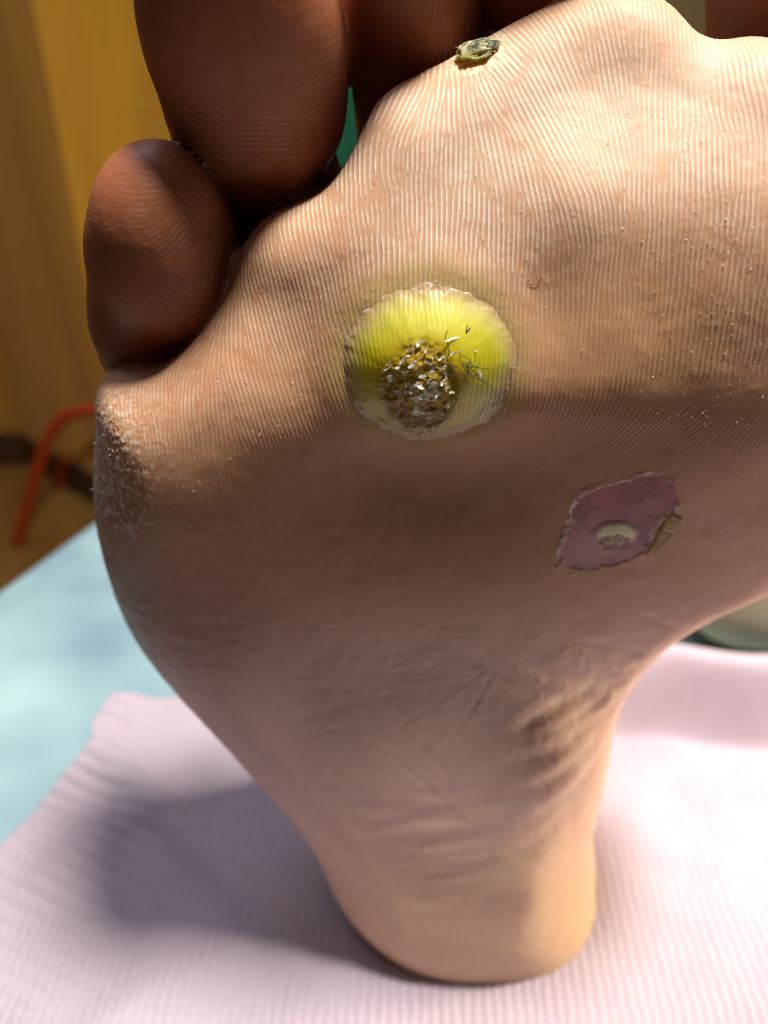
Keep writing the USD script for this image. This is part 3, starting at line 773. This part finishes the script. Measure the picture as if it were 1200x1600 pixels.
# ---- fine hairs on the back of the toes
hair_mat = plain('hair', (.03, .018, .01), .5)
def hair(base, d, length, r_=.035):
    base = np.asarray(base, float); d = np.asarray(d, float); d /= np.linalg.norm(d)
    s = np.linspace(0, 1, 9)[:, None]
    side = rng.uniform(-.35, .35, 3)
    return tube(base + d * s * length + side * (s ** 2) * length, np.linspace(r_, r_ * .35, 9), 5)
for (x, y) in [(243,158),(240,172),(246,186),(262,218),(256,210),(270,222),(236,150),(254,200)]:
    b = pc(x, y, -26)
    obj('toe_hair', put(hair(b, [-1, rng.uniform(-.2, .7), .1], rng.uniform(1.6, 3.4))), hair_mat, FOOT)
for (x, y) in [(200,228),(190,238),(208,226),(148,668),(146,655),(150,690)]:
    b = pc(x, y, -24)
    obj('toe_hair', put(hair(b, [-1, rng.uniform(.2, .9), 0], rng.uniform(1.0, 2.0), .025)), hair_mat, FOOT)

# ---- lint on the skin: things of their own
lint_mat = plain('lint', (.018, .022, .018), .8)
tuft = []
for k in range(16):
    x0, y0 = 738 + rng.normal(0, 5), 575 + rng.normal(0, 5); an = rng.uniform(0, 6.28); L = rng.uniform(10, 32)
    xs = x0 + np.linspace(0, 1, 12) * L * math.cos(an) + 3.5 * np.sin(np.linspace(0, rng.uniform(3, 9), 12) + an) ; ys = y0 + np.linspace(0, 1, 12) * L * math.sin(an) * .8 + 3.5 * np.cos(np.linspace(0, rng.uniform(3, 8), 12))
    p = on_corn(xs, ys) + np.array([0, 0, .25]) + np.c_[np.zeros((12, 2)), rng.uniform(0, .25, 12)]
    tuft.append(tube(spline(p, 22), .036, 5))
tag(obj('lint_tuft', put(trimesh.util.concatenate(tuft)), lint_mat), 'tiny dark tangle of lint stuck to the right side of the yellow corn', 'lint')
def fibre(pts, label, onc=False, r_=.035):
    q = np.array(pts, float); p = (on_corn if onc else onto)(q[:, 0], q[:, 1]) + np.array([0, 0, .15])
    tag(obj('lint_fibre', put(tube(spline(p, 26), r_, 5)), lint_mat), label, 'lint')
fibre([(824,441),(830,444),(838,444),(845,437),(843,431)], 'short curved dark fibre lying on the ball, upper right of the yellow corn')
fibre([(822,462),(818,478),(822,490),(815,500),(810,508)], 'thin wavy dark fibre just right of the yellow corn rim')
fibre([(700,515),(697,530),(702,545),(699,560),(712,572)], 'fine dark fibre curling over the upper part of the yellow corn', True)
fibre([(511,576),(516,592),(522,604),(524,622),(531,640),(530,655)], 'broken dark fibre on the skin left of the yellow corn', False, .05)
fibre([(731,507),(730,516),(734,512),(729,519)], 'tiny dark speck of fibre above the lint tangle on the yellow corn', True, .06)

# ------------------------------------------------------------------ bed: vinyl couch, pink sheet
def grid_mesh(X, Y, Z, thick=None):
    n, m = X.shape
    i = np.arange(n * m).reshape(n, m)
    q = np.stack([i[:-1, :-1], i[1:, :-1], i[1:, 1:], i[:-1, 1:]], -1).reshape(-1, 4)
    v = np.stack([X, Y, Z], -1).reshape(-1, 3)
    f = np.vstack([q[:, [0, 1, 2]], q[:, [0, 2, 3]]])
    if thick is None: return v, f
    k = len(v)
    lo = v.copy(); lo[:, 2] -= thick
    rim = np.r_[i[:, 0], i[-1, 1:], i[-2::-1, -1], i[0, -2:0:-1]]
    r2 = np.roll(rim, -1)
    side = np.vstack([np.stack([rim, rim + k, r2 + k], 1), np.stack([rim, r2 + k, r2], 1)])
    return np.vstack([v, lo]), np.vstack([f, f[:, ::-1] + k, side])

# left edge of the pink sheet, seen from the camera, then its far hem
LE = [(-160,1500),(-70,1400),(0,1322),(22,1290),(60,1250),(118,1195),(146,1162),(143,1128),(200,1062),(242,1030),(330,950),(420,880)]
le = at_v(np.array([p[0] for p in LE], float), np.array([p[1] for p in LE], float), BED + 4.0)
far = at_v(np.array([1000., 1200.]), np.array([1022., 1056.]), BED + 26.0)
y0, y1 = -100.0, 101.0
ys = np.r_[np.linspace(y0, -40, 40, endpoint=False), np.linspace(-40, y1, 330)]
lx = np.interp(ys, -le[:, 2][np.argsort(-le[:, 2])], le[:, 0][np.argsort(-le[:, 2])])
lx = ndimage.gaussian_filter1d(lx, 2)
s = np.linspace(0, 1, 420) ** 1.25
xr = 330.0
X = lx[None] + (xr - lx[None]) * s[:, None]; Y = np.tile(ys, (len(s), 1))
edge_d = (X - lx[None])
fold0 = 76 + 6 * sstep(120, 82, X)
Z = 3.2 + 1.3 * gauss(edge_d, 6) * (1 + np.sin(Y / 5)) + 4.0 * (fbm(np.stack([X / 45, Y / 40, 0 * X], -1), 3, 71) - .5)
right = sstep(55, 80, X)
Z = Z + right * (26 * sstep(0, 13, Y - fold0) * (1 - .25 * sstep(16, 26, Y - fold0)))
# soft crumple where the heel presses, ruffles along the free edge
Z += .55 * np.sin((Y * .85 + .38 * X) / 1.05) * sstep(46, 4, edge_d) * sstep(-90, -60, X * 1.0 + 20) * 0 
Z += .42 * np.sin((Y + .42 * X) / .78 + 2 * fbm(np.stack([X / 22, Y / 22, 0 * X], -1), 2, 75)) * sstep(62, 8, edge_d)
Z += 3.0 * gauss((Y - 48) + .9 * (X + 62), 5) * sstep(-10, -40, X) * sstep(-120, -95, X)
for (ax0, ay0, ax1, ay1, hh, ww) in ((-95, -25, -30, 20, 2.4, 5), (-70, -60, -10, -20, 1.8, 6), (60, -40, 130, 40, 2.0, 7), (90, 10, 200, 60, 2.2, 8), (40, -85, 140, -30, 1.6, 7), (-110, 20, -60, 70, 2.5, 5)):
    L2 = (ax1 - ax0) ** 2 + (ay1 - ay0) ** 2
    tt_ = np.clip(((X - ax0) * (ax1 - ax0) + (Y - ay0) * (ay1 - ay0)) / L2, -.2, 1.2)
    dd_ = ((X - ax0) * (ay1 - ay0) - (Y - ay0) * (ax1 - ax0)) / math.sqrt(L2) + 6 * (fbm(np.stack([X / 30, Y / 30, 0 * X], -1), 2, 78) - .5)
    Z += hh * gauss(dd_, ww) * gauss(tt_ - .5, .3)
Z = np.maximum(Z, .6)
v, f = grid_mesh(X / 1000, Y / 1000, Z / 1000, .0006)
sheet_mat = mat('pink_nonwoven', {'tc': ('texture_coordinate', {}), 'm1': ('mapping', {'rotation': (0, 0, .06)}), 'w1': ('wave_texture', {'scale': 130.0, 'distortion': 2.2, 'detail': 2.0, 'detail_scale': 2.0, 'bands_direction': 'x'}),
                 'w2': ('wave_texture', {'scale': 190.0, 'distortion': 1.2, 'detail': 1.0, 'bands_direction': 'y'}), 'n': ('noise_texture', {'scale': 900.0, 'detail': 3.0}), 'n2': ('noise_texture', {'scale': 60.0, 'detail': 3.0}),
                 'a': ('math', {'math_type': 'multiply_add', 'value2': .22}), 'a2': ('math', {'math_type': 'multiply_add', 'value2': .5}), 'b': ('bump', {'strength': .3, 'distance': .0006}),
                 'r': ('rgb_ramp', {'ramp': [(.25, (.43, .32, .42)), (.75, (.53, .44, .52))]}), 'mx': ('math', {'math_type': 'multiply_add', 'value2': .6}),
                 'd': ('principled_bsdf', {'roughness': .75, 'specular_ior_level': .3, 'sheen_weight': .15}), 'tl': ('translucent_bsdf', {'color': (.7, .5, .58)}), 'x': ('mix_closure', {'fac': .12})},
                [('tc.object', 'm1.vector'), ('m1.vector', 'w1.vector'), ('m1.vector', 'w2.vector'), ('tc.object', 'n.vector'), ('tc.object', 'n2.vector'), ('w2.fac', 'a.value1'), ('w1.fac', 'a.value3'), ('n.fac', 'a2.value1'), ('a.value', 'a2.value3'),
                 ('a2.value', 'b.height'), ('b.normal', 'd.normal'), ('w1.fac', 'mx.value1'), ('n2.fac', 'mx.value3'), ('mx.value', 'r.fac'), ('r.color', 'd.base_color'), ('d.BSDF', 'x.closure1'), ('tl.BSDF', 'x.closure2')], 'x.closure')
tag(obj('disposable_sheet', (v, f), sheet_mat), 'pink ribbed disposable bed sheet with a wavy free edge under the heel', 'bed sheet')

# couch: long vinyl pad whose left side runs away from the viewer
a0, a1 = at_v(np.array([0., 140.]), np.array([912., 812.]), BED - 3.0)
A0, A1 = np.array([a0[0], -a0[2]]), np.array([a1[0], -a1[2]])
dr = (A1 - A0) / np.linalg.norm(A1 - A0); nr = np.array([dr[1], -dr[0]])
PADW, PADL, PADT = 620.0, 1500.0, 70.0
FRONT = -135.0
k0 = (FRONT - A0[1] + A0[0] * (nr[1] / nr[0])) / (dr[1] - dr[0] * nr[1] / nr[0])   # the foot end crosses x = 0 at FRONT
cen = A0 + nr * PADW / 2 + dr * (k0 + PADL / 2)
pad = rounded_box(PADW, PADL, PADT, 9.0)
ang_ = math.atan2(-dr[0], dr[1])
def place(mesh, x, y, z, rz):
    c, s_ = math.cos(rz), math.sin(rz); v = mesh.vertices.copy()
    v = np.c_[c * v[:, 0] - s_ * v[:, 1] + x, s_ * v[:, 0] + c * v[:, 1] + y, v[:, 2] + z]
    return trimesh.Trimesh(v / 1000.0, mesh.faces, process=False)
COUCH = xform('examination_couch'); tag(stage.GetPrimAtPath(COUCH), 'pale teal vinyl treatment couch under the pink sheet', 'couch')
vinyl = mat('teal_vinyl', {'tc': ('texture_coordinate', {}), 'n': ('noise_texture', {'scale': 16.0, 'detail': 2.0}), 'b': ('bump', {'strength': .6, 'distance': .004}),
            'r': ('rgb_ramp', {'ramp': [(.32, (.17, .27, .34)), (.68, (.36, .52, .54))]}), 'p': ('principled_bsdf', {'roughness': .3, 'specular_ior_level': .5})},
            [('tc.object', 'n.vector'), ('n.fac', 'b.height'), ('b.normal', 'p.normal'), ('n.fac', 'r.fac'), ('r.color', 'p.base_color')])
obj('pad', place(pad, cen[0], cen[1], -3.0 - PADT / 2 + 1.0, ang_), vinyl, COUCH, smooth=40)
steel = plain('couch_frame', (.35, .33, .30), .4, metallic=.6)
fr_ = rounded_box(PADW - 60, PADL - 80, 40, 6)
obj('frame', place(fr_, cen[0], cen[1], -3.0 - PADT - 20 + 1, ang_), steel, COUCH, smooth=40)
for sx in (-1, 1):
    for sy in (-1, 1):
        lx_, ly_ = sx * (PADW / 2 - 70), sy * (PADL / 2 - 120)
        c, s_ = math.cos(ang_), math.sin(ang_)
        px_, py_ = cen[0] + c * lx_ - s_ * ly_, cen[1] + s_ * lx_ + c * ly_
        obj('leg', trimesh.Trimesh(*(lambda t: (t.vertices, t.faces))(tube(np.array([[px_, py_, -105], [px_, py_, -300], [px_, py_, -600]]) / 1000, .02, 14)), process=False), steel, COUCH)

# grey green bolster beyond the sheet on the right
bol = rounded_box(300, 150, 62, 26, 4)
tag(obj('bolster', place(bol, 262, 176, 28, -.12), plain('bolster_cloth', (.44, .40, .28), .8)), 'dull grey green bolster beyond the sheet at the right', 'bolster')

# ------------------------------------------------------------------ room behind
FLOOR = -620.0
wood_floor = mat('floor_wood', {'tc': ('texture_coordinate', {}), 'm': ('mapping', {'scale': (3.0, .5, 1.0)}), 'n': ('noise_texture', {'scale': 6.0, 'detail': 5.0}), 'r': ('rgb_ramp', {'ramp': [(.3, (.20, .095, .018)), (.7, (.30, .155, .03))]}), 'p': ('principled_bsdf', {'roughness': .45})},
                 [('tc.object', 'm.vector'), ('m.vector', 'n.vector'), ('n.fac', 'r.fac'), ('r.color', 'p.base_color')])
fl = trimesh.creation.box([5, 5, .05]); fl.apply_translation([0, 1.2, FLOOR / 1000 - .025])
tag(obj('floor', fl, wood_floor, smooth=False), kind='structure')
honey = mat('honey_curtain', {'tc': ('texture_coordinate', {}), 'm': ('mapping', {'scale': (1.0, 1.0, .15)}), 'n': ('noise_texture', {'scale': 12.0, 'detail': 4.0}), 'r': ('rgb_ramp', {'ramp': [(.3, (.60, .27, .015)), (.7, (.78, .38, .03))]}), 'p': ('principled_bsdf', {'roughness': .6, 'sheen_weight': .1})},
            [('tc.object', 'm.vector'), ('m.vector', 'n.vector'), ('n.fac', 'r.fac'), ('r.color', 'p.base_color')])
def panel(x0, y0, x1, y1, z0, z1, th, folds=0.0, per=.09):
    """upright panel from (x0, y0) to (x1, y1) in metres, optionally in curtain folds"""
    L = math.hypot(x1 - x0, y1 - y0); n = max(2, int(L / .012)) if folds else 2
    t = np.linspace(0, 1, n); dx, dy = (x1 - x0) / L, (y1 - y0) / L
    off = folds * (np.sin(t * L / per * 6.28 + 1.3 * np.sin(t * L * 9)) + .4 * np.sin(t * L / per * 2.9 + 1))
    A = np.c_[x0 + dx * L * t + dy * off, y0 + dy * L * t - dx * off]
    B = A + np.array([-dy, dx]) * th
    n_ = len(A)
    v = np.vstack([np.c_[A, np.full(n_, z0)], np.c_[A, np.full(n_, z1)], np.c_[B, np.full(n_, z0)], np.c_[B, np.full(n_, z1)]])
    f = []
    for i in range(n_ - 1):
        a_, b_, c_, d_ = i, i + n_, i + 2 * n_, i + 3 * n_
        f += [[a_, a_ + 1, b_ + 1], [a_, b_ + 1, b_], [c_, d_ + 1, c_ + 1], [c_, d_, d_ + 1], [b_, b_ + 1, d_ + 1], [b_, d_ + 1, d_], [a_, c_ + 1, a_ + 1], [a_, c_, c_ + 1]]
    e = n_ - 1
    f += [[0, n_, 3 * n_], [0, 3 * n_, 2 * n_], [e, e + 3 * n_, e + n_], [e, e + 2 * n_, e + 3 * n_]]
    return trimesh.Trimesh(v, np.array(f), process=False)

FZ = FLOOR / 1000
tag(obj('wall', panel(-2.6, 1.95, 2.6, 1.95, FZ, 2.4, .1), plain('wall_paint', (.55, .38, .15), .7), smooth=False), kind='structure')
tag(obj('skirting', panel(-2.6, 1.465, -.802, 1.465, FZ, FZ + .075, .02), plain('dark_skirting', (.07, .028, .010), .5), smooth=False), kind='structure')
tag(obj('curtain', panel(-2.6, 1.50, -.80, 1.50, FZ + .06, 1.9, .01, .022, .16), honey, smooth=40), 'honey brown curtain hanging in soft folds behind the toes at the left', 'curtain')
CAB = xform('cabinet'); tag(stage.GetPrimAtPath(CAB), 'honey brown wooden cabinet on a dark plinth behind the red stool', 'cabinet')
obj('body', panel(-.802, 1.463, -.50, 1.21, FZ + .075, 1.7, .45), honey, CAB, smooth=False)
obj('plinth', panel(-.806, 1.455, -.504, 1.202, FZ, FZ + .072, .45), plain('plinth_brown', (.06, .022, .008), .5), CAB, smooth=False)
# low red stool
STO = xform('step_stool'); tag(stage.GetPrimAtPath(STO), 'low stool with a bent red-orange tube frame on the brown floor', 'stool')
red = plain('red_tube', (.42, .045, .008), .4)
def stool_pt(px, py, y): return at_w(np.array([float(px)]), np.array([float(py)]), np.array([-y]))[0]
path = spline([stool_pt(26, 850, 1141), stool_pt(50, 762, 1141), stool_pt(72, 695, 1141), stool_pt(88, 665, 1141), stool_pt(108, 648, 1141), stool_pt(145, 640, 1141), stool_pt(230, 640, 1141), stool_pt(330, 640, 1141)], 40)
obj('frame_tube', put(tube(path, 11.5, 12)), red, STO)
obj('frame_tube', put(tube(path + np.array([0, 0, -220.]), 11.5, 12)), red, STO)
pe = path[-1]; p2 = W(pe)
tr = rounded_box(.26, .30, .03, .008); tr.apply_translation([p2[0] + .06, p2[1] + .11, p2[2] + .015])
obj('tread', tr, plain('tread_wood', (.30, .15, .03), .5), STO, smooth=40)
for dy_ in (0, .22):
    lg = np.array([[p2[0], p2[1] + dy_, p2[2]], [p2[0] + .12, p2[1] + dy_, p2[2] - .01], [p2[0] + .16, p2[1] + dy_, p2[2] - .06], [p2[0] + .19, p2[1] + dy_, FZ + .01]])
    obj('leg', tube(spline(lg, 24), .015, 12), red, STO)
tag(obj('green_cloth', panel(-.22, 1.30, .10, 1.30, .0, .62, .006, .012, .07), plain('green_cloth', (.012, .16, .09), .8), smooth=40), 'strip of green cloth glimpsed through the gap between the toes', 'cloth')
